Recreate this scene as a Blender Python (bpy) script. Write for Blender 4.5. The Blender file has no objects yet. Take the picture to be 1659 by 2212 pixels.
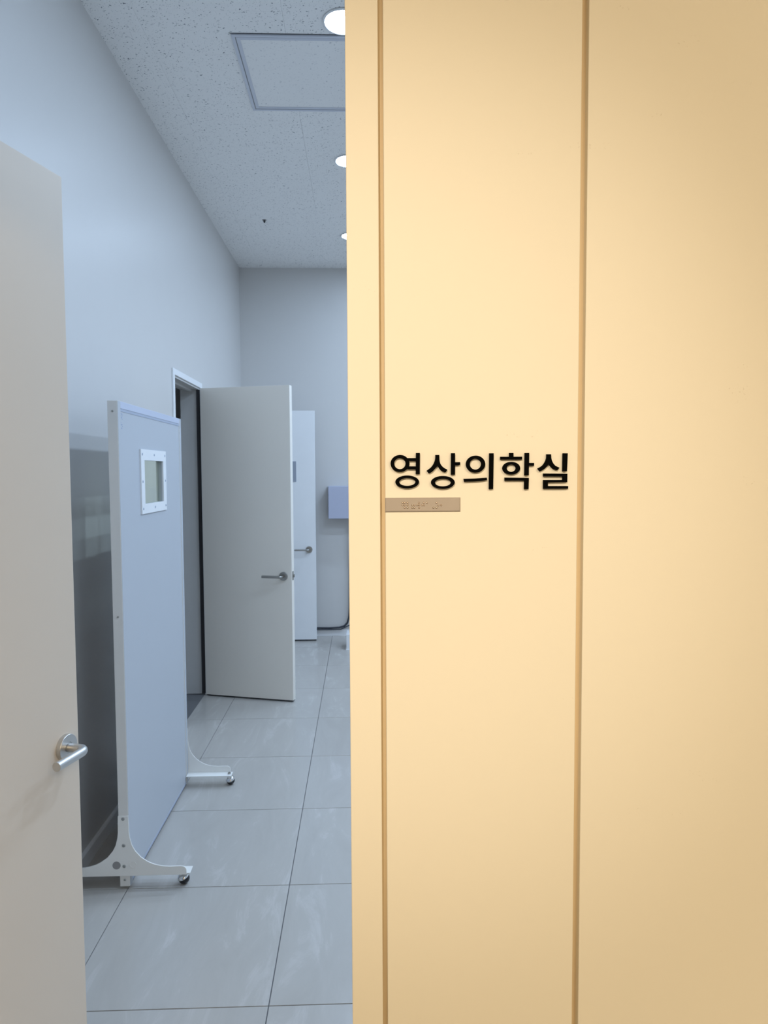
import bpy, bmesh, math, random
from mathutils import Vector, Matrix

random.seed(7)
C = bpy.context.scene
COL = C.collection
PI = math.pi

# ------------------------------------------------------------------ camera
cd = bpy.data.cameras.new('camera')
cam = bpy.data.objects.new('camera', cd)
COL.objects.link(cam)
CAM_H = 1.5457
pitch, yaw, roll, foc = 0.0569443, 0.0328771, -0.0050685, 1519.54
cy, sy, cp, sp = math.cos(yaw), math.sin(yaw), math.cos(pitch), math.sin(pitch)
fw = Vector((sy * cp, cy * cp, -sp))
rt = Vector((cy, -sy, 0))
up = rt.cross(fw)
r2 = rt * math.cos(roll) + up * math.sin(roll)
u2 = up * math.cos(roll) - rt * math.sin(roll)
m3 = Matrix((r2, u2, -fw)).transposed()
cam.matrix_world = Matrix.Translation((0, 0, CAM_H)) @ m3.to_4x4()
cd.sensor_fit = 'HORIZONTAL'
cd.sensor_width = 36.0
cd.lens = foc / 1659 * 36.0
cd.clip_start = 0.02
cd.dof.use_dof = True
cd.dof.focus_distance = 0.66
cd.dof.aperture_fstop = 42.0
C.camera = cam

# ------------------------------------------------------------------ world, lights, exposure
w = bpy.data.worlds.new('world')
C.world = w
w.use_nodes = True
w.node_tree.nodes['Background'].inputs[0].default_value = (0.5, 0.5, 0.5, 1)
w.node_tree.nodes['Background'].inputs[1].default_value = 0.05
C.view_settings.view_transform = 'Standard'
C.view_settings.look = 'None'
C.view_settings.exposure = 0.0
C.view_settings.gamma = 1.0
C.view_settings.use_curve_mapping = False

ROOM_LAMP = 76.0                       # radiance of the round downlights in view
ROOM_LAMP_FAR = 298.0                   # the rows behind the cream wall run brighter
ROOM_LAMP_MID = 255.0                   # their first pair by the opening, added to brighten faces turned that way
ROOM_TINT = (0.565, 0.745, 1.0)
SPOT_W = 105.0                           # warm accent spot in the lobby ceiling
LOBBY_W = 45.5                          # warm general light of the lobby
WARM = (1.0, 0.83, 0.58)


def spot(name, loc, target, watt, size_deg, blend, radius):
    d = bpy.data.lights.new(name, 'SPOT')
    d.energy = watt
    d.color = (1.0, 0.87, 0.68)
    d.spot_size = math.radians(size_deg)
    d.spot_blend = blend
    d.shadow_soft_size = radius
    o = bpy.data.objects.new(name, d)
    o.location = loc
    o.rotation_euler = (Vector(target) - Vector(loc)).to_track_quat('-Z', 'Y').to_euler()
    COL.objects.link(o)
    return o


def area(name, loc, watt, size):
    d = bpy.data.lights.new(name, 'AREA')
    d.energy = watt
    d.color = WARM
    d.shape = 'DISK'
    d.size = size
    o = bpy.data.objects.new(name, d)
    o.location = loc
    COL.objects.link(o)
    return o


spot('lobby_spot_lamp', (-0.50, -1.50, 2.40), (-0.03, 0.60, 1.56), SPOT_W, 23, 1.0, 0.04)
area('unseen_lobby_lamp', (0.9, -1.6, 2.66), LOBBY_W, 1.2)
area('unseen_lobby_lamp', (-0.55, -2.1, 2.66), LOBBY_W * 0.6, 1.0)  # second lobby lamp, added out of view to brighten the post and middle door


# ------------------------------------------------------------------ materials
def nodes_of(name):
    m = bpy.data.materials.new(name)
    m.use_nodes = True
    return m, m.node_tree.nodes, m.node_tree.links, m.node_tree.nodes['Principled BSDF']


def mat(name, col, rough=0.5, metal=0.0, spec=0.5, var=0.04, vscale=6.0, bump=0.0, bscale=200.0,
        rvar=0.0, emit=None, strength=0.0, coat=0.0):
    m, N, L, b = nodes_of(name)
    tc = N.new('ShaderNodeTexCoord')
    nz = N.new('ShaderNodeTexNoise')
    nz.inputs['Scale'].default_value = vscale
    nz.inputs['Detail'].default_value = 5
    L.new(tc.outputs['Object'], nz.inputs['Vector'])
    mx = N.new('ShaderNodeMix')
    mx.data_type = 'RGBA'
    mx.inputs['A'].default_value = tuple(c * (1 - var) for c in col) + (1,)
    mx.inputs['B'].default_value = tuple(min(1, c * (1 + var)) for c in col) + (1,)
    L.new(nz.outputs['Fac'], mx.inputs['Factor'])
    L.new(mx.outputs['Result'], b.inputs['Base Color'])
    b.inputs['Roughness'].default_value = rough
    b.inputs['Metallic'].default_value = metal
    b.inputs['Specular IOR Level'].default_value = spec
    if coat:
        b.inputs['Coat Weight'].default_value = coat
        b.inputs['Coat Roughness'].default_value = 0.15
    if bump:
        n2 = N.new('ShaderNodeTexNoise')
        n2.inputs['Scale'].default_value = bscale
        n2.inputs['Detail'].default_value = 3
        L.new(tc.outputs['Object'], n2.inputs['Vector'])
        bp = N.new('ShaderNodeBump')
        bp.inputs['Strength'].default_value = bump
        bp.inputs['Distance'].default_value = 0.001
        L.new(n2.outputs['Fac'], bp.inputs['Height'])
        L.new(bp.outputs['Normal'], b.inputs['Normal'])
    if emit:
        b.inputs['Emission Color'].default_value = emit + (1,)
        b.inputs['Emission Strength'].default_value = strength
    return m


def brushed(name, col, rough=0.3, scale=(400, 400, 6)):
    m, N, L, b = nodes_of(name)
    tc = N.new('ShaderNodeTexCoord')
    mp = N.new('ShaderNodeMapping')
    mp.inputs['Scale'].default_value = scale
    nz = N.new('ShaderNodeTexNoise')
    nz.inputs['Scale'].default_value = 1.0
    L.new(tc.outputs['Object'], mp.inputs['Vector'])
    L.new(mp.outputs['Vector'], nz.inputs['Vector'])
    mr = N.new('ShaderNodeMapRange')
    mr.inputs['To Min'].default_value = rough * 0.75
    mr.inputs['To Max'].default_value = rough * 1.35
    L.new(nz.outputs['Fac'], mr.inputs['Value'])
    L.new(mr.outputs['Result'], b.inputs['Roughness'])
    b.inputs['Base Color'].default_value = col + (1,)
    b.inputs['Metallic'].default_value = 1.0
    return m


def ceiling_mat(name='fissured_ceiling_board', fleck=(0.17, 0.18, 0.20, 1)):
    m, N, L, b = nodes_of(name)
    tc = N.new('ShaderNodeTexCoord')
    oi = N.new('ShaderNodeObjectInfo')
    nw = N.new('ShaderNodeTexNoise')
    nw.inputs['Scale'].default_value = 70
    nw.inputs['Detail'].default_value = 2
    ad = N.new('ShaderNodeVectorMath')
    ad.operation = 'ADD'
    L.new(tc.outputs['Object'], ad.inputs[0])
    sc = N.new('ShaderNodeVectorMath')
    sc.operation = 'SCALE'
    cmb = N.new('ShaderNodeCombineXYZ')
    for i in range(3):
        L.new(oi.outputs['Random'], cmb.inputs[i])
    L.new(cmb.outputs[0], sc.inputs[0])
    sc.inputs['Scale'].default_value = 37.0
    L.new(sc.outputs[0], ad.inputs[1])
    L.new(ad.outputs[0], nw.inputs['Vector'])
    s2 = N.new('ShaderNodeVectorMath')
    s2.operation = 'SCALE'
    s2.inputs['Scale'].default_value = 0.022
    L.new(nw.outputs['Color'], s2.inputs[0])
    a2 = N.new('ShaderNodeVectorMath')
    a2.operation = 'ADD'
    L.new(ad.outputs[0], a2.inputs[0])
    L.new(s2.outputs[0], a2.inputs[1])
    masks = []
    for rot, scl, lo_, big in ((0.6, 62, 0.30, 0.33), (-0.9, 112, 0.15, 0.30)):
        mp = N.new('ShaderNodeMapping')
        mp.inputs['Rotation'].default_value = (0, 0, rot)
        mp.inputs['Scale'].default_value = (1.0, 2.1, 1.0)
        mp.inputs['Location'].default_value = (rot, 0.37, 0.11)
        L.new(a2.outputs[0], mp.inputs['Vector'])
        vo = N.new('ShaderNodeTexVoronoi')
        vo.inputs['Scale'].default_value = scl
        vo.inputs['Randomness'].default_value = 1.0
        L.new(mp.outputs[0], vo.inputs['Vector'])
        sp_ = N.new('ShaderNodeSeparateColor')
        L.new(vo.outputs['Color'], sp_.inputs[0])
        # each cell has its own fleck size, many have none
        rad = N.new('ShaderNodeMapRange')
        rad.inputs['From Min'].default_value = lo_
        rad.inputs['From Max'].default_value = 1.0
        rad.inputs['To Min'].default_value = 0.0
        rad.inputs['To Max'].default_value = big
        L.new(sp_.outputs[0], rad.inputs['Value'])
        sb = N.new('ShaderNodeMath')
        sb.operation = 'SUBTRACT'
        L.new(rad.outputs[0], sb.inputs[0])
        L.new(vo.outputs['Distance'], sb.inputs[1])
        k_ = N.new('ShaderNodeMapRange')
        k_.inputs['From Min'].default_value = 0.0
        k_.inputs['From Max'].default_value = 0.09
        L.new(sb.outputs[0], k_.inputs['Value'])
        masks.append(k_)
    st = N.new('ShaderNodeMath')
    st.operation = 'MAXIMUM'
    L.new(masks[0].outputs[0], st.inputs[0])
    L.new(masks[1].outputs[0], st.inputs[1])
    mx = N.new('ShaderNodeMix')
    mx.data_type = 'RGBA'
    mx.inputs['A'].default_value = (0.90, 0.89, 0.87, 1)
    mx.inputs['B'].default_value = fleck
    L.new(st.outputs[0], mx.inputs['Factor'])
    L.new(mx.outputs['Result'], b.inputs['Base Color'])
    b.inputs['Roughness'].default_value = 0.9
    b.inputs['Specular IOR Level'].default_value = 0.2
    bp = N.new('ShaderNodeBump')
    bp.inputs['Strength'].default_value = 0.5
    bp.inputs['Distance'].default_value = 0.002
    bp.invert = True
    L.new(st.outputs[0], bp.inputs['Height'])
    L.new(bp.outputs['Normal'], b.inputs['Normal'])
    return m


def tile_mat():
    m, N, L, b = nodes_of('polished_porcelain_tile')
    tc = N.new('ShaderNodeTexCoord')
    oi = N.new('ShaderNodeObjectInfo')
    cmb = N.new('ShaderNodeCombineXYZ')
    for i in range(3):
        L.new(oi.outputs['Random'], cmb.inputs[i])
    sc = N.new('ShaderNodeVectorMath')
    sc.operation = 'SCALE'
    sc.inputs['Scale'].default_value = 53.0
    L.new(cmb.outputs[0], sc.inputs[0])
    ad = N.new('ShaderNodeVectorMath')
    ad.operation = 'ADD'
    L.new(tc.outputs['Object'], ad.inputs[0])
    L.new(sc.outputs[0], ad.inputs[1])
    mp = N.new('ShaderNodeMapping')
    mp.inputs['Rotation'].default_value = (0, 0, 0.5)
    mp.inputs['Scale'].default_value = (5.0, 1.2, 3.0)
    L.new(ad.outputs[0], mp.inputs['Vector'])
    nz = N.new('ShaderNodeTexNoise')
    nz.inputs['Scale'].default_value = 1.6
    nz.inputs['Detail'].default_value = 9
    nz.inputs['Roughness'].default_value = 0.68
    nz.inputs['Distortion'].default_value = 1.1
    L.new(mp.outputs[0], nz.inputs['Vector'])
    cr = N.new('ShaderNodeValToRGB')
    e = cr.color_ramp.elements
    e[0].position = 0.30
    e[0].color = (0.455, 0.43, 0.395, 1)
    e[1].position = 0.70
    e[1].color = (0.565, 0.54, 0.51, 1)
    k = cr.color_ramp.elements.new(0.56)
    k.color = (0.485, 0.46, 0.425, 1)
    L.new(nz.outputs['Fac'], cr.inputs['Fac'])
    L.new(cr.outputs['Color'], b.inputs['Base Color'])
    b.inputs['Roughness'].default_value = 0.2
    b.inputs['Specular IOR Level'].default_value = 0.45
    return m


def cream_mat():
    """Cream lacquered board: smooth, a few faint scuffs drawn out sideways."""
    m, N, L, b = nodes_of('cream_lacquer')
    tc = N.new('ShaderNodeTexCoord')
    mp = N.new('ShaderNodeMapping')
    mp.inputs['Scale'].default_value = (14, 14, 46)
    L.new(tc.outputs['Object'], mp.inputs['Vector'])
    n1 = N.new('ShaderNodeTexNoise')
    n1.inputs['Scale'].default_value = 1.0
    n1.inputs['Detail'].default_value = 2
    L.new(mp.outputs[0], n1.inputs['Vector'])
    n2 = N.new('ShaderNodeTexNoise')
    n2.inputs['Scale'].default_value = 420
    n2.inputs['Detail'].default_value = 3
    L.new(tc.outputs['Object'], n2.inputs['Vector'])
    r1 = N.new('ShaderNodeMapRange')
    r1.inputs['From Min'].default_value = 0.69
    r1.inputs['From Max'].default_value = 0.74
    L.new(n1.outputs['Fac'], r1.inputs['Value'])
    r2_ = N.new('ShaderNodeMapRange')
    r2_.inputs['From Min'].default_value = 0.60
    r2_.inputs['From Max'].default_value = 0.68
    L.new(n2.outputs['Fac'], r2_.inputs['Value'])
    mu = N.new('ShaderNodeMath')
    mu.operation = 'MULTIPLY'
    L.new(r1.outputs[0], mu.inputs[0])
    L.new(r2_.outputs[0], mu.inputs[1])
    m2 = N.new('ShaderNodeMath')
    m2.operation = 'MULTIPLY'
    m2.inputs[1].default_value = 0.45
    L.new(mu.outputs[0], m2.inputs[0])
    mx = N.new('ShaderNodeMix')
    mx.data_type = 'RGBA'
    mx.inputs['A'].default_value = (0.86, 0.80, 0.68, 1)
    mx.inputs['B'].default_value = (0.55, 0.47, 0.36, 1)
    L.new(m2.outputs[0], mx.inputs['Factor'])
    L.new(mx.outputs['Result'], b.inputs['Base Color'])
    b.inputs['Roughness'].default_value = 0.5
    b.inputs['Specular IOR Level'].default_value = 0.3
    return m


M = {
    'wall': mat('room_wall_paint', (0.635, 0.62, 0.60), 0.38, spec=0.4, var=0.012, bump=0.05, bscale=300),
    'cream': cream_mat(),
    'groove': mat('tan_joint_filler', (0.74, 0.58, 0.37), 0.6, var=0.05, vscale=12),
    'cream_core': mat('cream_board_core', (0.72, 0.62, 0.46), 0.7),
    'lobby': mat('lobby_paint', (0.74, 0.69, 0.60), 0.6),
    'ceiling': ceiling_mat(),
    'infill': ceiling_mat('worn_infill_board', (0.60, 0.60, 0.61, 1)),
    'slab': mat('ceiling_void', (0.25, 0.25, 0.26), 0.9),
    'tile': tile_mat(),
    'grout': mat('grey_grout', (0.17, 0.17, 0.175), 0.9),
    'door': mat('door_laminate', (0.84, 0.79, 0.71), 0.42, var=0.012, spec=0.4),
    'near_door': mat('warm_lit_door_laminate', (0.66, 0.58, 0.485), 0.42, var=0.012, spec=0.4),  # warm lobby light on this door is put into the laminate colour
    'white': mat('white_enamel', (0.84, 0.845, 0.85), 0.35),
    'jamb': mat('grey_white_jamb', (0.62, 0.61, 0.59), 0.5),
    'seal_shade': mat('dark_seal_and_shade', (0.05, 0.05, 0.055), 0.7),  # door bottom seals, nozzle tip, and strips drawn for shade in gaps
    'skirting': mat('skirting_board', (0.80, 0.80, 0.80), 0.4),
    'plug': mat('grey_plastic_plug', (0.30, 0.29, 0.285), 0.6),
    'steel': brushed('brushed_steel', (0.60, 0.59, 0.57), 0.36),
    'dark_steel': brushed('dull_nickel', (0.36, 0.35, 0.33), 0.32),
    'chrome': mat('chrome', (0.72, 0.72, 0.72), 0.08, 1.0, var=0.0),
    'screw': mat('zinc_screw', (0.42, 0.42, 0.40), 0.35, 1.0),
    'slot': mat('screw_recess', (0.03, 0.03, 0.03), 0.7),
    'screen': mat('pale_blue_screen_laminate', (0.495, 0.52, 0.555), 0.4, var=0.012, spec=0.35),
    'alu': mat('anodised_frame', (0.78, 0.76, 0.72), 0.42, 0.0, spec=0.6),
    'rail': mat('lavender_grey_rail', (0.53, 0.57, 0.68), 0.4),
    'rail_dark': mat('rail_groove', (0.40, 0.44, 0.53), 0.5),
    'foot': mat('cream_powder_coat', (0.86, 0.845, 0.80), 0.4),
    'rubber': mat('black_caster_tread', (0.012, 0.012, 0.015), 0.3),
    'print': mat('faded_blue_print', (0.30, 0.36, 0.52), 0.6),
    'black': mat('black_acrylic', (0.0025, 0.0025, 0.0025), 0.8, spec=0.03, var=0.0),
    'plate': mat('taupe_braille_plate', (0.40, 0.345, 0.305), 0.38, 0.0, spec=0.5, var=0.06, vscale=60, coat=0.3),
    'plate_dot': mat('polished_braille_dot', (0.62, 0.52, 0.44), 0.22, 0.85, var=0.0),
    'box': mat('lavender_box_paint', (0.45, 0.47, 0.58), 0.45),
    'cable': mat('dark_cable_sheath', (0.035, 0.042, 0.055), 0.5),
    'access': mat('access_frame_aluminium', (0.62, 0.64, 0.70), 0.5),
    'lamp_ring': mat('white_lamp_ring', (0.8, 0.8, 0.8), 0.4),
    'glow': mat('lit_diffuser', (0.9, 0.9, 0.9), 0.5, emit=ROOM_TINT, strength=ROOM_LAMP),
    'glow_far': mat('lit_diffuser_bright', (0.9, 0.9, 0.9), 0.5, emit=ROOM_TINT, strength=ROOM_LAMP_FAR),
    'glow_mid': mat('lit_diffuser_middle', (0.9, 0.9, 0.9), 0.5, emit=ROOM_TINT, strength=ROOM_LAMP_MID),
    'grey_sign': mat('grey_sign_face', (0.33, 0.36, 0.42), 0.5),
}
# lead glass of the screen's window
gm, gN, gL, gb = nodes_of('lead_glass')
gN.remove(gb)
gt = gN.new('ShaderNodeBsdfTransparent')
gt.inputs['Color'].default_value = (0.93, 0.95, 0.88, 1)
gg = gN.new('ShaderNodeBsdfGlossy')
gg.inputs['Roughness'].default_value = 0.03
glw = gN.new('ShaderNodeLayerWeight')
glw.inputs['Blend'].default_value = 0.35
gf = gN.new('ShaderNodeMath')
gf.operation = 'MULTIPLY'
gf.inputs[1].default_value = 0.16
gL.new(glw.outputs['Facing'], gf.inputs[0])
gx = gN.new('ShaderNodeMixShader')
gL.new(gf.outputs[0], gx.inputs[0])
gL.new(gt.outputs[0], gx.inputs[1])
gL.new(gg.outputs[0], gx.inputs[2])
gL.new(gx.outputs[0], gN['Material Output'].inputs['Surface'])
M['glass'] = gm


# ------------------------------------------------------------------ mesh helpers
def box(bm, a, b, bevel=0.0):
    x0, y0, z0 = a
    x1, y1, z1 = b
    vs = [bm.verts.new(v) for v in ((x0, y0, z0), (x1, y0, z0), (x1, y1, z0), (x0, y1, z0),
                                    (x0, y0, z1), (x1, y0, z1), (x1, y1, z1), (x0, y1, z1))]
    fs = [bm.faces.new([vs[i] for i in q]) for q in
          ((0, 3, 2, 1), (4, 5, 6, 7), (0, 1, 5, 4), (1, 2, 6, 5), (2, 3, 7, 6), (3, 0, 4, 7))]
    if bevel:
        es = list({e for f in fs for e in f.edges})
        bmesh.ops.bevel(bm, geom=es, offset=bevel, segments=2, profile=0.5, affect='EDGES')
    return bm


def tube(bm, pts, r, n=16, cap=True, r_end=None):
    """A round bar along a polyline of points."""
    pts = [Vector(p) for p in pts]
    rings = []
    prev = None
    for i, p in enumerate(pts):
        if i == 0:
            t = pts[1] - p
        elif i == len(pts) - 1:
            t = p - pts[i - 1]
        else:
            t = (pts[i + 1] - p).normalized() + (p - pts[i - 1]).normalized()
        t.normalize()
        if prev is None:
            a = Vector((0, 0, 1)) if abs(t.z) < 0.9 else Vector((1, 0, 0))
            u = t.cross(a).normalized()
        else:
            u = (prev - t * prev.dot(t)).normalized()
        prev = u
        v = t.cross(u)
        rr = r if r_end is None else r + (r_end - r) * i / (len(pts) - 1)
        rings.append([bm.verts.new(p + (u * math.cos(2 * PI * k / n) + v * math.sin(2 * PI * k / n)) * rr)
                      for k in range(n)])
    for A, B in zip(rings, rings[1:]):
        for k in range(n):
            f = bm.faces.new((A[k], A[(k + 1) % n], B[(k + 1) % n], B[k]))
            f.smooth = True
    if cap:
        bm.faces.new(rings[0][::-1])
        bm.faces.new(rings[-1])
    return bm


def lathe(bm, prof, origin, axis, n=28):
    """Turn (radius, height) pairs round an axis."""
    axis = Vector(axis).normalized()
    a = Vector((0, 0, 1)) if abs(axis.z) < 0.9 else Vector((1, 0, 0))
    u = axis.cross(a).normalized()
    v = axis.cross(u)
    o = Vector(origin)
    rings = []
    for r, h in prof:
        if r < 1e-7:
            rings.append([bm.verts.new(o + axis * h)])
        else:
            rings.append([bm.verts.new(o + axis * h + (u * math.cos(2 * PI * k / n) + v * math.sin(2 * PI * k / n)) * r)
                          for k in range(n)])
    for A, B in zip(rings, rings[1:]):
        for k in range(n):
            k2 = (k + 1) % n
            if len(A) == 1 and len(B) == 1:
                continue
            if len(A) == 1:
                bm.faces.new((A[0], B[k2], B[k]))
            elif len(B) == 1:
                bm.faces.new((A[k], A[k2], B[0]))
            else:
                bm.faces.new((A[k], A[k2], B[k2], B[k]))
    return bm


def prism(bm, pts, d, fixed, axes):
    """Extrude a 2-D outline: pts lie on axes, d = (from, to) along the fixed axis."""
    def P(q, t):
        v = [0, 0, 0]
        v[axes[0]], v[axes[1]], v[fixed] = q[0], q[1], t
        return v
    A = [bm.verts.new(P(q, d[0])) for q in pts]
    B = [bm.verts.new(P(q, d[1])) for q in pts]
    n = len(pts)
    bm.faces.new(A)
    bm.faces.new(B[::-1])
    for i in range(n):
        j = (i + 1) % n
        bm.faces.new((A[j], A[i], B[i], B[j]))
    return bm


def ring_prism(bm, outer, inner, d, fixed, axes):
    """A flat band between two closed outlines with equal point counts, given thickness."""
    def P(q, t):
        v = [0, 0, 0]
        v[axes[0]], v[axes[1]], v[fixed] = q[0], q[1], t
        return v
    V = [[bm.verts.new(P(q, t)) for q in L_] for t in d for L_ in (outer, inner)]
    oa, ia, ob, ib = V
    n = len(outer)
    for i in range(n):
        j = (i + 1) % n
        bm.faces.new((oa[i], oa[j], ia[j], ia[i]))
        bm.faces.new((ob[j], ob[i], ib[i], ib[j]))
        bm.faces.new((oa[j], oa[i], ob[i], ob[j]))
        bm.faces.new((ia[i], ia[j], ib[j], ib[i]))
    return bm


def ell(cx, cz, rx, rz, n=48):
    return [(cx + rx * math.cos(2 * PI * i / n), cz + rz * math.sin(2 * PI * i / n)) for i in range(n)]


def obj(name, bm, m, parent=None, fix=True):
    if fix:
        bmesh.ops.recalc_face_normals(bm, faces=bm.faces)
    me = bpy.data.meshes.new(name)
    bm.to_mesh(me)
    bm.free()
    me.materials.append(M[m])
    o = bpy.data.objects.new(name, me)
    COL.objects.link(o)
    if parent:
        o.parent = parent
    return o


def smooth(o, ang=35):
    for p in o.data.polygons:
        p.use_smooth = True
    for e in o.data.edges:
        e.use_edge_sharp = False
    bm = bmesh.new()
    bm.from_mesh(o.data)
    for e in bm.edges:
        if len(e.link_faces) == 2 and e.calc_face_angle(0) > math.radians(ang):
            e.smooth = False
    bm.to_mesh(o.data)
    bm.free()
    return o


def tag(o, label=None, cat=None, group=None, kind=None):
    if label:
        o['label'] = label
    if cat:
        o['category'] = cat
    if group:
        o['group'] = group
    if kind:
        o['kind'] = kind
    return o


def thing(name, loc=(0, 0, 0), rz=0.0, **k):
    o = bpy.data.objects.new(name, None)
    o.location = loc
    o.rotation_euler = (0, 0, rz)
    o.empty_display_size = 0.05
    COL.objects.link(o)
    return tag(o, **k)


def B():
    return bmesh.new()


# ------------------------------------------------------------------ dimensions of the place (metres)
XL, XR = -1.10, 3.10          # corridor walls
YB = 6.60                     # back wall
ZC = 3.42                     # corridor ceiling
YF0, YF1 = 0.60, 0.70         # front wall: lobby face, corridor face
JL, JR = -0.745, -0.0105      # sides of the opening in the front wall
O1 = (4.225, 4.905)           # first doorway in the left wall (along y)
O2 = (5.74, 6.375)            # second doorway
ZD = 2.125

# ------------------------------------------------------------------ the setting
fl = B()
box(fl, (-2.0, -3.0, -0.12), (2.0, YF0 + 0.02, 0.0))
box(fl, (-2.0, YF0 + 0.02, -0.12), (XR + 0.13, YB + 0.15, -0.004))
floor = tag(obj('floor', fl, 'grout'), 'grey floor of large polished stone-look tiles', kind='structure')

XT, YT, GAP = -0.2776, 1.967, 0.0032
xs = [XL] + [XT + 0.6 * k for k in range(-1, 6)] + [XR]
ys = [YF0 + 0.02] + [YT + 0.6 * k for k in range(-2, 8)] + [YB]
tile_mesh = {}
for i in range(len(xs) - 1):
    for j in range(len(ys) - 1):
        sx, sy_ = xs[i + 1] - xs[i] - GAP, ys[j + 1] - ys[j] - GAP
        key = (round(sx, 4), round(sy_, 4))
        c = ((xs[i] + xs[i + 1]) / 2, (ys[j] + ys[j + 1]) / 2, 0)
        if key not in tile_mesh:
            t = obj('tile', box(B(), (-sx / 2, -sy_ / 2, -0.0045), (sx / 2, sy_ / 2, 0.0), 0.0006), 'tile', floor)
            tile_mesh[key] = t.data
        else:
            t = bpy.data.objects.new('tile', tile_mesh[key])
            COL.objects.link(t)
            t.parent = floor
        t.location = c

# corridor ceiling with its boards
ceil = tag(obj('ceiling', box(B(), (XL - 0.13, YF0 + 0.05, ZC + 0.013), (XR + 0.13, YB + 0.13, ZC + 0.12)), 'slab'),
           'ceiling of pale fissured acoustic boards over the corridor', kind='structure')
cx = [XL] + [-0.907 + 0.6 * k for k in range(7)] + [XR]
bmesh_cache = {}
for i in range(len(cx) - 1):
    off = 3.74 if i % 2 == 0 else 3.74 - 0.15
    k0 = math.floor((YF1 - off) / 0.3)
    cyv = [YF1] + [off + 0.3 * k for k in range(k0 + 1, 40) if YF1 + 0.02 < off + 0.3 * k < YB - 0.02] + [YB]
    for a, b_ in zip(cyv, cyv[1:]):
        g_ = 0.0007
        sx, sy_ = cx[i + 1] - cx[i] - g_, b_ - a - g_
        key = (round(sx, 4), round(sy_, 4))
        if key not in bmesh_cache:
            t = obj('ceiling_board', box(B(), (-sx / 2, -sy_ / 2, 0), (sx / 2, sy_ / 2, 0.0135)), 'ceiling', ceil)
            bmesh_cache[key] = t.data
        else:
            t = bpy.data.objects.new('ceiling_board', bmesh_cache[key])
            COL.objects.link(t)
            t.parent = ceil
        t.location = ((cx[i] + cx[i + 1]) / 2, (a + b_) / 2, ZC)

# left wall with its two doorways
bm = B()
TW = 0.13
for y0, y1, z0, z1 in ((YF1, O1[0], 0, ZC), (O1[0], O1[1], ZD, ZC), (O1[1], O2[0], 0, ZC), (O2[0], O2[1], ZD, ZC),
                       (O2[1], YB, 0, ZC)):
    box(bm, (XL - TW, y0, z0 - 0.004 if z0 == 0 else z0), (XL, y1, z1 + 0.02))
wall_left = tag(obj('wall_left', bm, 'wall'), 'pale painted left wall of the corridor', kind='structure')
tag(obj('wall_back', box(B(), (XL - TW, YB, -0.004), (XR + TW, YB + 0.13, ZC + 0.02)), 'wall'),
    'pale painted end wall of the corridor', kind='structure')
tag(obj('wall_right', box(B(), (XR, YF1, -0.004), (XR + TW, YB, ZC + 0.02)), 'wall'),
    'pale painted right wall of the corridor', kind='structure')

# front wall, its cream boards towards the lobby
bm = B()
box(bm, (JR + 0.0015, YF0 + 0.0075, -0.004), (XR + 0.13, YF1, ZC + 0.02))
box(bm, (-2.0, YF0 + 0.012, -0.004), (JL, YF1, ZC + 0.02))
box(bm, (JL, YF0 + 0.012, 2.135), (JR + 0.0015, YF1, ZC + 0.02))
wall_front = tag(obj('wall_front', bm, 'groove'), 'cream panelled wall with tan vertical joints beside the opening',
                 kind='structure')
for x0, x1, z0, z1 in ((JR, 0.0166, 0, 2.70), (0.0208, 0.1866, 0, 2.70), (0.1920, 0.80, 0, 2.70), (0.8045, 1.40, 0, 2.70),
                       (1.4045, 2.0, 0, 2.70), (-1.35, JL, 0, 2.70), (-2.0, -1.3545, 0, 2.70), (JL + 0.0045, JR - 0.0045, 2.135, 2.70)):
    obj('panel', box(B(), (x0, YF0, z0), (x1, YF0 + 0.013, z1), 0.0007), 'cream', wall_front)
# corridor side of the same wall
for x0, x1, z0, z1 in ((JR + 0.0015, XR, 0, ZC), (XL, JL, 0, ZC), (JL, JR + 0.0015, 2.135, ZC)):
    obj('wall_lining', box(B(), (x0, YF1 - 0.002, z0), (x1, YF1 + 0.006, z1)), 'wall', wall_front)

# lobby shell round the photographer
tag(obj('ceiling', box(B(), (-2.0, -3.0, 2.70), (2.0, YF0 + 0.012, 2.82)), 'lobby'), 'lobby ceiling', kind='structure')
for nm, a, b_ in (('wall_lobby_back', (-2.0, -3.1, 0), (2.0, -3.0, 2.75)), ('wall_lobby_left', (-2.1, -3.0, 0), (-2.0, YF1, 2.75)),
                  ('wall_lobby_right', (2.0, -3.0, 0), (2.1, YF1, 2.75))):
    tag(obj(nm, box(B(), a, b_), 'lobby'), 'warm painted lobby wall', kind='structure')

# unlit side rooms behind the two doorways
bm = B()
box(bm, (-2.7, 3.4, -0.004), (-2.6, YB, 2.7))
box(bm, (-2.6, 3.4, -0.004), (XL - TW, 3.5, 2.7))
box(bm, (-2.6, YB - 0.02, -0.004), (XL - TW, YB + 0.1, 2.7))
box(bm, (-2.6, 5.25, -0.004), (XL - TW, 5.35, 2.7))
tag(obj('wall_side_room', bm, 'jamb'), 'walls of the unlit rooms behind the left doorways', kind='structure')
tag(obj('ceiling', box(B(), (-2.7, 3.4, 2.6), (XL - TW, YB + 0.1, 2.7)), 'jamb'), 'ceiling of the unlit side rooms', kind='structure')
tag(obj('floor', box(B(), (-2.7, 3.4, -0.12), (-2.0, YB + 0.1, -0.002)), 'tile'), 'floor of the unlit side rooms', kind='structure')

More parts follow.
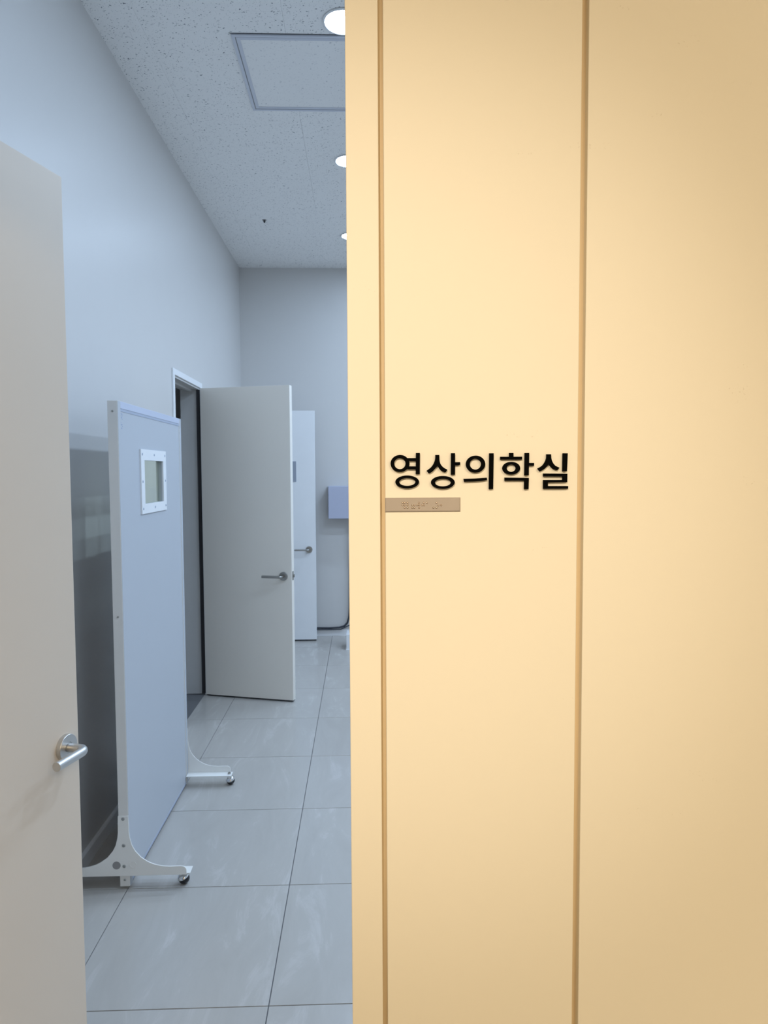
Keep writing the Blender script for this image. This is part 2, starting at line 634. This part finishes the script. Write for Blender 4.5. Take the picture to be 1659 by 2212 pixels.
# skirtings
bm = B()
for y0, y1 in ((YF1 + 0.006, O1[0] - 0.05), (O1[1] + 0.05, O2[0] - 0.05), (O2[1] + 0.05, YB)):
    prism(bm, [(XL, 0.0), (XL + 0.014, 0.0), (XL + 0.014, 0.056), (XL + 0.010, 0.062), (XL, 0.062)], (y0, y1), 1, (0, 2))
tag(obj('baseboard_left', bm, 'skirting'), 'low grey skirting along the left wall', kind='structure')
bm = B()
prism(bm, [(YB, 0.0), (YB - 0.014, 0.0), (YB - 0.014, 0.056), (YB - 0.010, 0.062), (YB, 0.062)], (XL + 0.014, XR), 0, (1, 2))
tag(obj('baseboard_back', bm, 'skirting'), 'low grey skirting along the end wall', kind='structure')


# door casings
def casing(n, o, label):
    root = thing('trim_%d' % n, (XL, (o[0] + o[1]) / 2, 0), label=label, kind='structure')
    h = (o[1] - o[0]) / 2
    cw, ct = 0.036, 0.010
    obj('casing', box(B(), (0, -h - cw, 0), (ct, -h, ZD + cw), 0.002), 'white', root)
    obj('casing', box(B(), (0, h, 0), (ct, h + cw, ZD + cw), 0.002), 'white', root)
    obj('casing', box(B(), (0, -h, ZD), (ct, h, ZD + cw), 0.002), 'white', root)
    lt = 0.012
    for s in (-1, 1):
        y0, y1 = (h - lt, h) if s > 0 else (-h, -h + lt)
        obj('jamb', box(B(), (-TW, y0, 0), (0, y1, ZD - lt)), 'jamb', root)
    obj('jamb', box(B(), (-TW, -h, ZD - lt), (0, h, ZD)), 'jamb', root)
    obj('door_stop', box(B(), (-0.075, -h + lt, ZD - lt - 0.012), (-0.050, h - lt, ZD - lt)), 'jamb', root)
    obj('seal_shade', box(B(), (-0.020, h - lt - 0.006, 0.004), (0.004, h - lt, ZD - lt)), 'seal_shade', root)  # dark strip standing in for the shadow gap between jamb and leaf


casing(1, O1, 'white door casing round the dark doorway behind the screen')
casing(2, O2, 'white door casing of the farther doorway in the left wall')
# jamb of the front opening, hinge side
root = thing('trim_3', (JL, (YF0 + YF1) / 2, 0), label='cream jamb on the hinge side of the nearest door', kind='structure')
obj('jamb', box(B(), (-0.0, -0.05, 0), (0.012, 0.044, 2.12)), 'cream_core', root)


# ------------------------------------------------------------------ doors
def lever(parent, px, side, z, length, d=0.0145, stand=0.05, rr=0.026, m='steel'):
    """Lever set on a leaf lying along local +x (hinge at 0); side = -1 or +1 local y face, lever points to the hinge."""
    def Y(v):
        return side * v
    bm = lathe(B(), [(0, 0), (rr, 0), (rr, 0.0090), (rr - 0.0005, 0.0096), (d / 2 + 0.0022, 0.0096), (d / 2 + 0.0018, 0.0085), (0, 0.0085)],
               (px, 0, z), (0, side, 0), 40)
    h = smooth(obj('door_handle', bm, m, parent))
    R_ = 0.016
    pts = [(px, Y(0.006), z), (px, Y(stand - R_), z)]
    for k in range(1, 9):
        a = k / 8 * PI / 2
        pts.append((px - R_ * (1 - math.cos(a)), Y(stand - R_ + R_ * math.sin(a)), z))
    pts.append((px - length, Y(stand), z))
    bm = tube(B(), pts, d / 2, 20)
    o = obj('lever', bm, m, h)
    smooth(o, 40)
    return h


def leaf(name, hinge, yaw_, width, thick, z0, z1, face, label, m='door'):
    """A door leaf from its hinge along local +x; face=-1: its seen face is local -y at y=0, body goes to +y."""
    root = thing(name, hinge, yaw_, label=label, kind='structure')
    y0, y1 = (0, thick) if face < 0 else (-thick, 0)
    obj('leaf', box(B(), (0, y0, z0), (width, y1, z1), 0.0012), m, root)
    return root


# nearest door: opens into the corridor, hinge on the left jamb; local +x runs away from the camera
ang = math.radians(90 - 15.26)
FX, FY = -0.556, 1.370
Wd = 0.690
d1 = leaf('door_1', (FX - Wd * math.sin(math.radians(15.26)), FY - Wd * math.cos(math.radians(15.26)), 0), ang, Wd, 0.04,
          0.008, 2.10, 1, 'nearest open door at the left edge with a bent steel lever', 'near_door')
# seen face is the one on the local -y side (towards +x world), so shift: face plane at y=0, body to +y
d1.children[0].location.y = 0.04
lever(d1, Wd - 0.041, -1, 1.026, 0.083, 0.0172, 0.048, 0.0248)
lf = obj('latch_plate', box(B(), (Wd - 0.0005, 0.009, 0.95), (Wd + 0.0015, 0.031, 1.10), 0.0004), 'steel', d1)
for z in (0.25, 1.05, 1.85):
    obj('hinge', tube(B(), [(-0.004, -0.004, z - 0.05), (-0.004, -0.004, z + 0.05)], 0.006, 12), 'steel', d1)

# middle door
hx, hy, fx, fy = -1.083, 4.842, -0.463, 4.672
a2 = math.atan2(fy - hy, fx - hx)
W2 = math.hypot(fx - hx, fy - hy)
d2 = leaf('door_2', (hx, hy, 0), a2, W2, 0.042, 0.012, 2.118, -1, 'open grey-white door standing out from the dark doorway behind the screen')
lever(d2, W2 - 0.058, -1, 0.853, 0.135, 0.017, 0.05, 0.029, 'dark_steel')
obj('latch_plate', box(B(), (W2 - 0.0005, 0.010, 0.826), (W2 + 0.0015, 0.032, 0.886), 0.0004), 'dark_steel', d2)
obj('latch_bolt', box(B(), (W2 + 0.001, 0.014, 0.845), (W2 + 0.011, 0.028, 0.865), 0.001), 'dark_steel', d2)
obj('bottom_seal', box(B(), (0.004, 0.006, 0.004), (W2 - 0.004, 0.036, 0.013)), 'seal_shade', d2)
for z in (0.25, 1.05, 1.88):
    obj('hinge', tube(B(), [(-0.006, 0.046, z - 0.05), (-0.006, 0.046, z + 0.05)], 0.007, 12), 'steel', d2)

# farthest door
W3 = 0.672
d3 = leaf('door_3', (-1.085, 6.395, 0), 0.0, W3, 0.04, 0.014, 2.10, -1, 'farthest open door, brightly lit, half hidden behind the middle door', 'white')
lever(d3, W3 - 0.060, -1, 0.843, 0.13, 0.017, 0.05, 0.030, 'dark_steel')
obj('bottom_seal', box(B(), (0.004, 0.006, 0.004), (W3 - 0.004, 0.034, 0.015)), 'seal_shade', d3)
obj('sign_plate', box(B(), (0.30, -0.004, 1.46), (0.503, 0.001, 1.645), 0.001), 'grey_sign', d3)
for z in (0.25, 1.05, 1.86):
    obj('hinge', tube(B(), [(-0.006, 0.046, z - 0.05), (-0.006, 0.046, z + 0.05)], 0.007, 12), 'steel', d3)

# ------------------------------------------------------------------ ceiling fittings
def downlight(y, label, x=-0.057, grp='downlights in a row along the corridor ceiling', glow='glow'):
    r = thing('downlight', (x, y, ZC), label=label, cat='ceiling light', group=grp)
    bm = lathe(B(), [(0.084, 0.0), (0.088, 0.001), (0.090, 0.003), (0.088, 0.005), (0.080, 0.006), (0.078, 0.004), (0.078, 0.0)],
               (0, 0, 0), (0, 0, -1), 40)
    smooth(obj('ring', bm, 'lamp_ring', r))
    bm = lathe(B(), [(0.078, 0.0005), (0.078, 0.0040), (0.0, 0.0045)], (0, 0, 0), (0, 0, -1), 40)
    smooth(obj('diffuser', bm, glow, r))


downlight(3.045, 'nearest and largest of the lit round ceiling lights beside the access panel')
downlight(4.36, 'second lit round ceiling light, half hidden by the cream wall edge')
downlight(5.71, 'farthest and smallest lit round ceiling light near the end wall')
downlight(1.70, 'lit round ceiling light just inside the opening, above the picture')
for x_, row in ((1.0, 'second'), (2.05, 'third')):  # third row is added, unseen, to even out the room light
    for y_, pos in ((1.70, 'added nearest the opening'), (3.045, 'level with the access panel'), (4.36, 'level with the dark doorway'), (5.71, 'nearest the end wall')):
        downlight(y_, 'round ceiling light of the %s row behind the cream wall, %s' % (row, pos), x_, 'hidden rows of downlights behind the cream wall', 'glow_mid' if y_ < 2 else 'glow_far')

ap = thing('access_panel', (-0.241, 3.453, ZC), label='square ceiling access panel with a grey metal frame', cat='access panel')
hx_, hy_ = 0.301, 0.315


def sq(h1, h2):
    return [(-h1, -h2), (h1, -h2), (h1, h2), (-h1, h2)]


obj('outer_frame', ring_prism(B(), sq(hx_, hy_), sq(hx_ - 0.014, hy_ - 0.014), (-0.007, 0.0005), 2, (0, 1)), 'access', ap)
obj('inner_frame', ring_prism(B(), sq(hx_ - 0.018, hy_ - 0.018), sq(hx_ - 0.034, hy_ - 0.034), (-0.0055, 0.0005), 2, (0, 1)), 'access', ap)
obj('shadow_gap', ring_prism(B(), sq(hx_ - 0.014, hy_ - 0.014), sq(hx_ - 0.018, hy_ - 0.018), (-0.0035, 0.0005), 2, (0, 1)), 'plug', ap)
obj('gap_line', box(B(), (-hx_ - 0.004, -hy_ - 0.005, -0.0012), (hx_, -hy_ - 0.0008, 0.0005)), 'seal_shade', ap)  # dark strip drawn for the shade in the gap along the near edge
obj('infill_board', box(B(), (-hx_ + 0.034, -hy_ + 0.034, -0.003), (hx_ - 0.034, hy_ - 0.034, 0.0005)), 'infill', ap)

sp_o = thing('ceiling_nozzle', (-0.702, 5.37, ZC), label='tiny dark fitting alone on the ceiling between the lights and the left wall', cat='ceiling fitting')
smooth(obj('collar', lathe(B(), [(0.0, 0.0), (0.017, 0.0), (0.015, 0.003), (0.009, 0.005), (0.0, 0.005)], (0, 0, 0), (0, 0, -1), 20), 'dark_steel', sp_o))
smooth(obj('tip', lathe(B(), [(0.008, 0.004), (0.008, 0.014), (0.005, 0.020), (0.0, 0.021)], (0, 0, 0), (0, 0, -1), 16), 'seal_shade', sp_o))

# ------------------------------------------------------------------ mobile screen
SX1 = -0.868                 # face towards the passage
SX0 = SX1 - 0.037
SY0, SY1 = 2.565, 3.452
SZ0, SZ1 = 0.010, 1.806
sc_ = thing('mobile_screen', ((SX0 + SX1) / 2, (SY0 + SY1) / 2, 0),
            label='pale blue upright screen on castors with a small white-framed window', cat='screen')
ox, oy = sc_.location.x, sc_.location.y


def L(x, y, z):
    return (x - ox, y - oy, z)


PW = 0.030                   # post width along y
obj('post', box(B(), L(SX0, SY0, SZ0), L(SX1, SY0 + PW, SZ1), 0.0018), 'alu', sc_)
obj('post', box(B(), L(SX0, SY1 - PW, SZ0), L(SX1, SY1, SZ1), 0.0018), 'alu', sc_)
for p_, y_ in zip([c for c in sc_.children if c.name.startswith('post')], (SY0, SY1 - PW)):
    obj('side_tone_skin', box(B(), L(SX1 - 0.001, y_ + 0.0015, SZ0 + 0.001), L(SX1 + 0.0006, y_ + PW - 0.0015, SZ1 - 0.001)), 'screen', p_)  # added skin, tones down the post side that catches more light
tr = obj('top_rail', box(B(), L(SX0, SY0 + PW, SZ1 - 0.026), L(SX1, SY1 - PW, SZ1), 0.0015), 'rail', sc_)
obj('rail_bead', box(B(), L(SX0 + 0.004, SY0 + PW, SZ1 - 0.036), L(SX1 - 0.0015, SY1 - PW, SZ1 - 0.025)), 'rail_dark', tr)
obj('bottom_rail', box(B(), L(SX1 - 0.024, SY0 + PW, SZ0 + 0.003), L(SX1 - 0.002, SY1 - PW, SZ0 + 0.0135), 0.001), 'rail_dark', sc_)  # dark tone stands in for the shadow line along the panel's bottom
# panel with a real opening for the window
WY0, WY1, WZ0, WZ1 = 2.856, 3.122, 1.422, 1.597
VY0, VY1, VZ0, VZ1 = 2.812, 3.167, 1.383, 1.641
bm = B()
px0, px1 = SX1 - 0.023, SX1 - 0.003
for y0, y1, z0, z1 in ((SY0 + PW, WY0, SZ0 + 0.013, SZ1 - 0.036), (WY1, SY1 - PW, SZ0 + 0.013, SZ1 - 0.036),
                       (WY0, WY1, SZ0 + 0.013, WZ0), (WY0, WY1, WZ1, SZ1 - 0.036)):
    box(bm, L(px0, y0, z0), L(px1, y1, z1))
bmesh.ops.remove_doubles(bm, verts=bm.verts, dist=1e-6)
obj('panel', bm, 'screen', sc_)


def rect(y0, y1, z0, z1):
    return [(y0 - oy, z0), (y1 - oy, z0), (y1 - oy, z1), (y0 - oy, z1)]


for nm, xa, xb in (('window_frame', SX1 - 0.003, SX1 + 0.003), ('window_frame', SX1 - 0.029, SX1 - 0.022)):
    wf = obj(nm, ring_prism(B(), rect(VY0, VY1, VZ0, VZ1), rect(WY0, WY1, WZ0, WZ1), (xa - ox, xb - ox), 0, (1, 2)), 'white', sc_)
    if xb > SX1:
        my, mz = (VY0 + VY1) / 2, (VZ0 + VZ1) / 2
        for yy, zz in ((VY0 + 0.017, VZ1 - 0.020), (my, VZ1 - 0.020), (VY1 - 0.017, VZ1 - 0.020), (VY0 + 0.017, mz), (VY1 - 0.017, mz),
                       (VY0 + 0.017, VZ0 + 0.020), (my, VZ0 + 0.020), (VY1 - 0.017, VZ0 + 0.020)):
            obj('screw', lathe(B(), [(0.0052, 0.0), (0.0050, 0.0012), (0.0022, 0.0022), (0.0021, 0.0014), (0, 0.0014)],
                               L(SX1 + 0.0029, yy, zz), (1, 0, 0), 12), 'rail_dark', wf)
obj('window_pane', box(B(), L(SX1 - 0.016, WY0 - 0.003, WZ0 - 0.003), L(SX1 - 0.008, WY1 + 0.003, WZ1 + 0.003)), 'glass', sc_)
# faded upright print beside the front post: two rows of worn marks, no longer legible
bm = B()
pr = random.Random(3)
for k in range(9):
    z = SZ1 - 0.043 - k * 0.0064
    for q in range(3):
        y = SY0 + PW + 0.006 + q * 0.0085 + pr.uniform(-0.001, 0.001)
        if pr.random() < 0.75 and k != 4:
            box(bm, L(SX1 - 0.0032, y, z - pr.uniform(0.002, 0.005)), L(SX1 - 0.0027, y + pr.uniform(0.003, 0.007), z))
st = obj('faded_print', bm, 'print', sc_)
st['label'] = 'small faded blue print at the upper front corner of the panel'


def screw_head(parent, y, z, rad, face, recess=True, x=None):
    """A pan head on a face normal to y."""
    xx = (SX0 + SX1) / 2 if x is None else x
    o = obj('screw', lathe(B(), [(rad, 0.0), (rad, 0.0008), (rad * 0.75, 0.0022), (rad * 0.42, 0.0024), (rad * 0.40, 0.0010), (0, 0.0008)],
                           L(xx, y, z), (0, face, 0), 18), 'screw', parent)
    smooth(o)
    return o


posts = [c for c in sc_.children if c.name.startswith('post')]
screw_head(posts[0], SY0, SZ1 - 0.038, 0.0040, -1)
screw_head(posts[0], SY0, 1.023, 0.0034, -1)
screw_head(posts[0], SY0, 0.036, 0.0046, -1)

HALF = [(.0187, .2275), (.0196, .195), (.0200, .165), (.0227, .144), (.0293, .1175), (.0370, .1020), (.0427, .0925), (.0614, .0705),
        (.0854, .0535), (.1000, .0460), (.1150, .0405), (.1415, .0345), (.168, .0325), (.208, .0333), (.2170, .0318), (.2235, .0275),
        (.2275, .0210), (.2285, .0120), (.2280, .0000)]


def foot(y_out, s, near):
    """Gusset plate on a post's outer face; s = direction into the screen (+1 near end, -1 far end)."""
    z0 = 0.053
    c = (SX0 + SX1) / 2
    pts = [(c + u - ox, z0 + v) for u, v in HALF] + [(c - u - ox, z0 + v) for u, v in reversed(HALF)]
    yA, yB = y_out - s * 0.004, y_out
    bm = B()
    prism(bm, pts, (yA - oy, yB - oy), 1, (0, 2))
    f = obj('foot', bm, 'foot', sc_)
    # horizontal flange, split either side of the post
    for x0, x1 in ((c - 0.240, SX0 - 0.0005), (SX1 + 0.0005, c + 0.240)):
        ya, yb = sorted((yB - oy, yB + s * 0.047 - oy))
        bm = box(B(), (x0 - ox, ya, z0), (x1 - ox, yb, z0 + 0.004), 0.001)
        obj('flange', bm, 'foot', f)
    for zz in (z0 + 0.217, z0 + 0.116, z0 + 0.037):
        screw_head(f, yA, zz, 0.0064, -s)
    bm = lathe(B(), [(0.0150, 0.0), (0.0150, 0.0006), (0.0, 0.0006)], L(c - 0.028 if s > 0 else c + 0.030, yA if s > 0 else yA + 0.004, z0 + 0.041), (0, -1, 0), 28)
    hp = obj('hole_plug', bm, 'plug' if near else 'jamb', f)
    hp['label'] = 'grey round plug in the plate'
    if near:
        bm = ring_prism(B(), ell(c + 0.033 - ox, z0 + 0.043, 0.0120, 0.0120, 28), ell(c + 0.033 - ox, z0 + 0.043, 0.0106, 0.0106, 28), (yA - 0.0012 - oy, yA + 0.0002 - oy), 1, (0, 2))
        obj('embossed_ring', bm, 'foot', f)
    return f


def caster(x, y, z_flange, turn):
    bm = B()
    bmesh.ops.create_uvsphere(bm, u_segments=28, v_segments=18, radius=0.0205)
    bmesh.ops.translate(bm, verts=bm.verts, vec=(0.010, 0, 0.0205))
    k = smooth(obj('castor', bm, 'rubber', sc_), 60)
    k.location = (x - ox, y - oy, 0)
    k.rotation_euler = (0, 0, turn)
    r = 0.0205
    # ball tread, hood over its upper back, stem and nut through the flange
    bm = B()
    bmesh.ops.create_uvsphere(bm, u_segments=32, v_segments=24, radius=r + 0.0022)
    n = Vector((-0.38, 0, 0.92)).normalized()
    bmesh.ops.bisect_plane(bm, geom=bm.verts[:] + bm.edges[:] + bm.faces[:], plane_co=n * 0.0075, plane_no=n, clear_inner=True)
    bmesh.ops.translate(bm, verts=bm.verts, vec=(0.010, 0, r))
    h = obj('hood', bm, 'chrome', k)
    smooth(h, 60)
    sm = h.modifiers.new('wall', 'SOLIDIFY')
    sm.thickness = 0.0014
    sm.offset = 1
    smooth(obj('stem', tube(B(), [(0, 0, 0.034), (0, 0, z_flange - 0.0005)], 0.0085, 18), 'chrome', k))
    smooth(obj('nut', tube(B(), [(0, 0, z_flange + 0.004), (0, 0, z_flange + 0.011)], 0.0075, 6), 'dark_steel', k), 20)


foot(SY0, 1, True)
foot(SY1, -1, False)
cxm = (SX0 + SX1) / 2
caster(cxm + 0.202, SY0 + 0.024, 0.053, 0.5)
caster(cxm - 0.200, SY0 + 0.024, 0.053, 2.4)
caster(cxm + 0.226, SY1 - 0.024, 0.053, 1.1)
caster(cxm - 0.200, SY1 - 0.024, 0.053, 2.0)

# ------------------------------------------------------------------ far end of the corridor
wb = thing('wall_box', (-0.07, YB, 1.118), label='lavender box mounted on the end wall above a hanging cable', cat='wall box')
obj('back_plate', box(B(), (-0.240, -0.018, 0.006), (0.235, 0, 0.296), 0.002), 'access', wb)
obj('housing', box(B(), (-0.228, -0.150, 0.0), (0.228, -0.017, 0.300), 0.005), 'box', wb)
obj('lid_seam', box(B(), (-0.2285, -0.064, -0.0004), (0.2285, -0.061, 0.3004)), 'rail_dark', wb)

bm = B()
p1 = [(-0.100, 6.53, 1.12), (-0.103, 6.545, 0.95), (-0.108, 6.56, 0.70), (-0.110, 6.57, 0.45), (-0.112, 6.575, 0.26), (-0.118, 6.578, 0.18),
      (-0.135, 6.578, 0.125), (-0.165, 6.578, 0.095), (-0.21, 6.577, 0.082), (-0.30, 6.577, 0.078), (-0.42, 6.577, 0.080), (-0.60, 6.577, 0.079), (-1.05, 6.577, 0.079)]
tube(bm, p1, 0.009, 12)
tag(obj('power_cable', bm, 'cable'), 'thick dark cable dropping from the lavender box and bending along the skirting', 'cable')
bm = B()
p2 = [(0.10, 6.575, 0.155), (-0.02, 6.575, 0.125), (-0.12, 6.576, 0.100), (-0.20, 6.566, 0.0665), (-0.32, 6.563, 0.0665), (-0.48, 6.563, 0.067), (-0.70, 6.566, 0.0665), (-1.05, 6.566, 0.0665)]
tube(bm, p2, 0.0055, 10)
tag(obj('thin_cable', bm, 'cable'), 'thinner dark cable lying on the skirting under the thick cable', 'cable')

fb = thing('floor_box', (0.01, 6.13, 0), label='low white box on the floor by the end wall, cut off by the cream wall', cat='box')
obj('casing', box(B(), (-0.145, -0.08, 0.003), (0.145, 0.08, 0.138), 0.004), 'white', fb)
obj('base_plate', box(B(), (-0.15, -0.085, 0.0), (0.15, 0.085, 0.006), 0.001), 'white', fb)

# ------------------------------------------------------------------ lettering and braille on the cream wall (outlines in mm: x, height)
GLYPHS = {
  '영': [
    ('first_consonant', [(33.47, 1552.76, 7.93, 7.25, 33.39, 1552.68, 4.83, 4.71)]),
    ('vowel', [[(47.16, 1561.61), (50.34, 1561.59), (50.18, 1543.64), (46.91, 1543.66), (46.96, 1547.76), (39.9, 1547.79), (40.92, 1550.32), (47.01, 1550.29), (47.06, 1554.79), (41.01, 1554.82), (39.73, 1557.31), (47.06, 1557.28)]]),
    ('final_consonant', [(39.55, 1537.06, 10.06, 5.52, 39.71, 1537.06, 6.92, 3.3)]),
  ],
  '상': [
    ('first_consonant', [[(63.65, 1559.85), (63.65, 1559.22), (63.67, 1558.31), (63.64, 1557.29), (63.53, 1556.32), (63.32, 1555.41), (63.05, 1554.49), (62.71, 1553.59), (62.31, 1552.71), (61.86, 1551.88), (61.36, 1551.07), (60.78, 1550.28), (60.09, 1549.5), (59.15, 1548.67), (58.03, 1547.81), (56.97, 1547.04), (56.24, 1546.51), (57.98, 1544.29), (58.39, 1544.44), (58.98, 1544.64), (59.64, 1544.92), (60.28, 1545.28), (60.87, 1545.72), (61.47, 1546.23), (62.08, 1546.82), (62.71, 1547.48), (63.44, 1548.33), (64.24, 1549.32), (64.96, 1550.25), (65.46, 1550.89), (65.67, 1550.49), (65.96, 1549.93), (66.32, 1549.29), (66.75, 1548.67), (67.27, 1548.05), (67.86, 1547.4), (68.5, 1546.78), (69.18, 1546.24), (69.97, 1545.8), (70.85, 1545.42), (71.65, 1545.11), (72.21, 1544.9), (73.75, 1547.31), (73.13, 1547.63), (72.22, 1548.1), (71.25, 1548.66), (70.39, 1549.25), (69.69, 1549.88), (69.03, 1550.57), (68.45, 1551.31), (67.97, 1552.08), (67.6, 1552.87), (67.32, 1553.7), (67.11, 1554.57), (66.96, 1555.5), (66.87, 1556.62), (66.86, 1557.88), (66.87, 1559.04), (66.88, 1559.84)]]),
    ('vowel', [[(77.07, 1561.28), (80.3, 1561.27), (80.31, 1553.63), (84.36, 1553.69), (84.72, 1553.41), (84.56, 1551.4), (83.95, 1551.0), (80.31, 1551.02), (80.23, 1542.96), (76.95, 1542.98)]]),
    ('final_consonant', [(69.99, 1536.49, 10.06, 5.52, 70.07, 1536.36, 6.84, 3.22)]),
  ],
  '의': [
    ('first_consonant', [(97.96, 1551.9, 8.17, 7.25, 97.88, 1551.9, 4.95, 4.63)]),
    ('vowel', [[(87.84, 1539.49), (97.66, 1539.72), (107.54, 1540.32), (107.7, 1538.26), (102.54, 1537.52), (96.45, 1537.11), (88.25, 1536.87)], [(109.78, 1561.06), (113.31, 1561.05), (112.94, 1530.54), (109.56, 1530.56)]]),
  ],
  '학': [
    ('first_consonant', [[(126.84, 1561.28), (130.29, 1561.26), (130.31, 1558.04), (137.72, 1558.09), (137.65, 1555.59), (119.26, 1555.67), (119.25, 1558.09), (126.85, 1558.05)], (128.61, 1548.29, 7.49, 5.43, 128.61, 1548.29, 4.03, 3.1)]),
    ('vowel', [[(140.26, 1561.22), (143.81, 1561.2), (143.66, 1552.73), (148.06, 1552.71), (148.0, 1550.29), (143.59, 1550.31), (143.53, 1542.11), (140.06, 1542.13)]]),
    ('final_consonant', [[(123.08, 1540.32), (143.66, 1540.0), (143.4, 1530.28), (139.93, 1530.3), (140.01, 1537.59), (123.09, 1537.61)]]),
  ],
  '실': [
    ('first_consonant', [[(158.93, 1560.05), (158.93, 1559.41), (158.94, 1558.49), (158.91, 1557.46), (158.79, 1556.5), (158.57, 1555.63), (158.28, 1554.75), (157.91, 1553.9), (157.47, 1553.07), (156.98, 1552.27), (156.41, 1551.49), (155.78, 1550.74), (155.05, 1550.06), (154.11, 1549.4), (153.01, 1548.76), (151.98, 1548.23), (151.27, 1547.85), (153.04, 1545.54), (153.48, 1545.71), (154.11, 1545.96), (154.82, 1546.27), (155.48, 1546.62), (156.08, 1546.98), (156.66, 1547.38), (157.27, 1547.85), (157.92, 1548.43), (158.71, 1549.23), (159.59, 1550.21), (160.4, 1551.13), (160.96, 1551.77), (161.19, 1551.38), (161.52, 1550.82), (161.94, 1550.2), (162.4, 1549.62), (162.93, 1549.08), (163.53, 1548.55), (164.18, 1548.04), (164.87, 1547.58), (165.69, 1547.17), (166.61, 1546.8), (167.45, 1546.49), (168.03, 1546.27), (169.97, 1548.57), (169.32, 1548.84), (168.37, 1549.22), (167.35, 1549.69), (166.48, 1550.2), (165.81, 1550.78), (165.21, 1551.42), (164.68, 1552.12), (164.21, 1552.84), (163.81, 1553.59), (163.47, 1554.38), (163.18, 1555.21), (162.96, 1556.08), (162.81, 1557.11), (162.72, 1558.26), (162.68, 1559.31), (162.64, 1560.04)]]),
    ('vowel', [[(173.05, 1560.8), (176.93, 1560.78), (176.43, 1545.42), (172.87, 1545.44)]]),
    ('final_consonant', [[(156.32, 1543.66), (176.78, 1543.39), (176.73, 1536.1), (160.06, 1535.99), (160.09, 1532.9), (177.62, 1532.8), (177.52, 1530.49), (156.31, 1530.53), (156.37, 1538.11), (172.94, 1538.02), (173.03, 1540.94), (156.34, 1541.07)]]),
  ],
}
DOTS = [(35.52, 1519.26), (37.23, 1519.25), (39.72, 1519.23), (49.55, 1519.17), (53.68, 1519.14), (56.26, 1519.12), (64.52, 1519.07), (35.51, 1517.24), (37.31, 1517.23), (39.8, 1517.22), (43.79, 1517.19), (45.6, 1517.18), (47.96, 1517.16), (49.55, 1517.15), (52.13, 1517.13), (53.85, 1517.12), (66.02, 1517.04), (68.6, 1517.02), (37.3, 1515.09), (39.79, 1515.07), (43.79, 1515.04), (45.59, 1515.03), (49.67, 1515.0), (61.93, 1514.92), (64.51, 1514.9)]
PLATE = [(20.67, 1523.64), (85.19, 1523.53), (85.07, 1511.58), (20.61, 1511.55)]

NAMES = {'영': 'first', '상': 'second', '의': 'third', '학': 'fourth', '실': 'last'}
for ch, parts in GLYPHS.items():
    pts = [q for _, shp in parts for s_ in shp for q in (s_ if isinstance(s_, list) else [(s_[0], s_[1])])]
    mx_ = sum(q[0] for q in pts) / len(pts) / 1000
    mz_ = 1.5303
    r = thing('raised_letter', (mx_, YF0, mz_), label='raised black Korean syllable %s, %s of five on the cream wall' % (ch, NAMES[ch]),
              cat='letter', group='raised black letters of the room name')
    for nm, shapes in parts:
        bm = B()
        for s_ in shapes:
            if isinstance(s_, list):
                prism(bm, [(x / 1000 - mx_, z / 1000 - mz_) for x, z in s_], (-0.0030, 0.0), 1, (0, 2))
            else:
                a = ell(s_[0] / 1000 - mx_, s_[1] / 1000 - mz_, s_[2] / 1000, s_[3] / 1000, 56)
                b_ = ell(s_[4] / 1000 - mx_, s_[5] / 1000 - mz_, s_[6] / 1000, s_[7] / 1000, 56)
                ring_prism(bm, a, b_, (-0.0030, 0.0), 1, (0, 2))
        obj(nm, bm, 'black', r)

pc = (sum(q[0] for q in PLATE) / 4000, sum(q[1] for q in PLATE) / 4000)
bp_ = thing('braille_plate', (pc[0], YF0, pc[1]), label='small taupe metal braille plate under the black letters', cat='braille plate')
hw = (PLATE[1][0] - PLATE[0][0]) / 2000
hh = (PLATE[0][1] - PLATE[3][1]) / 2000
bm = B()
fr = [(-hw, -hh), (hw, -hh), (hw, hh), (-hw, hh)]
A_ = [bm.verts.new((x, 0, z)) for x, z in fr]
B_ = [bm.verts.new((x, -0.0009, z)) for x, z in fr]
C_ = [bm.verts.new((x * (1 - 0.0009 / hw), -0.0016, z * (1 - 0.0009 / hh))) for x, z in fr]
for P_, Q_ in ((A_, B_), (B_, C_)):
    for i in range(4):
        j = (i + 1) % 4
        bm.faces.new((P_[i], P_[j], Q_[j], Q_[i]))
bm.faces.new(C_)
bm.faces.new(A_[::-1])
obj('plate', bm, 'plate', bp_)
dot0 = None
for x, z in DOTS:
    loc = (x / 1000 - pc[0], -0.00155, z / 1000 - pc[1])
    if dot0 is None:
        dot0 = obj('braille_dot', lathe(B(), [(0.00086, 0.0), (0.00082, 0.00035), (0.00064, 0.00065), (0.00034, 0.00084), (0.0, 0.0009)], (0, 0, 0), (0, -1, 0), 14), 'plate_dot', bp_)
        smooth(dot0, 60)
        dot0.location = loc
    else:
        c_ = dot0.copy()
        COL.objects.link(c_)
        c_.parent = bp_
        c_.location = loc
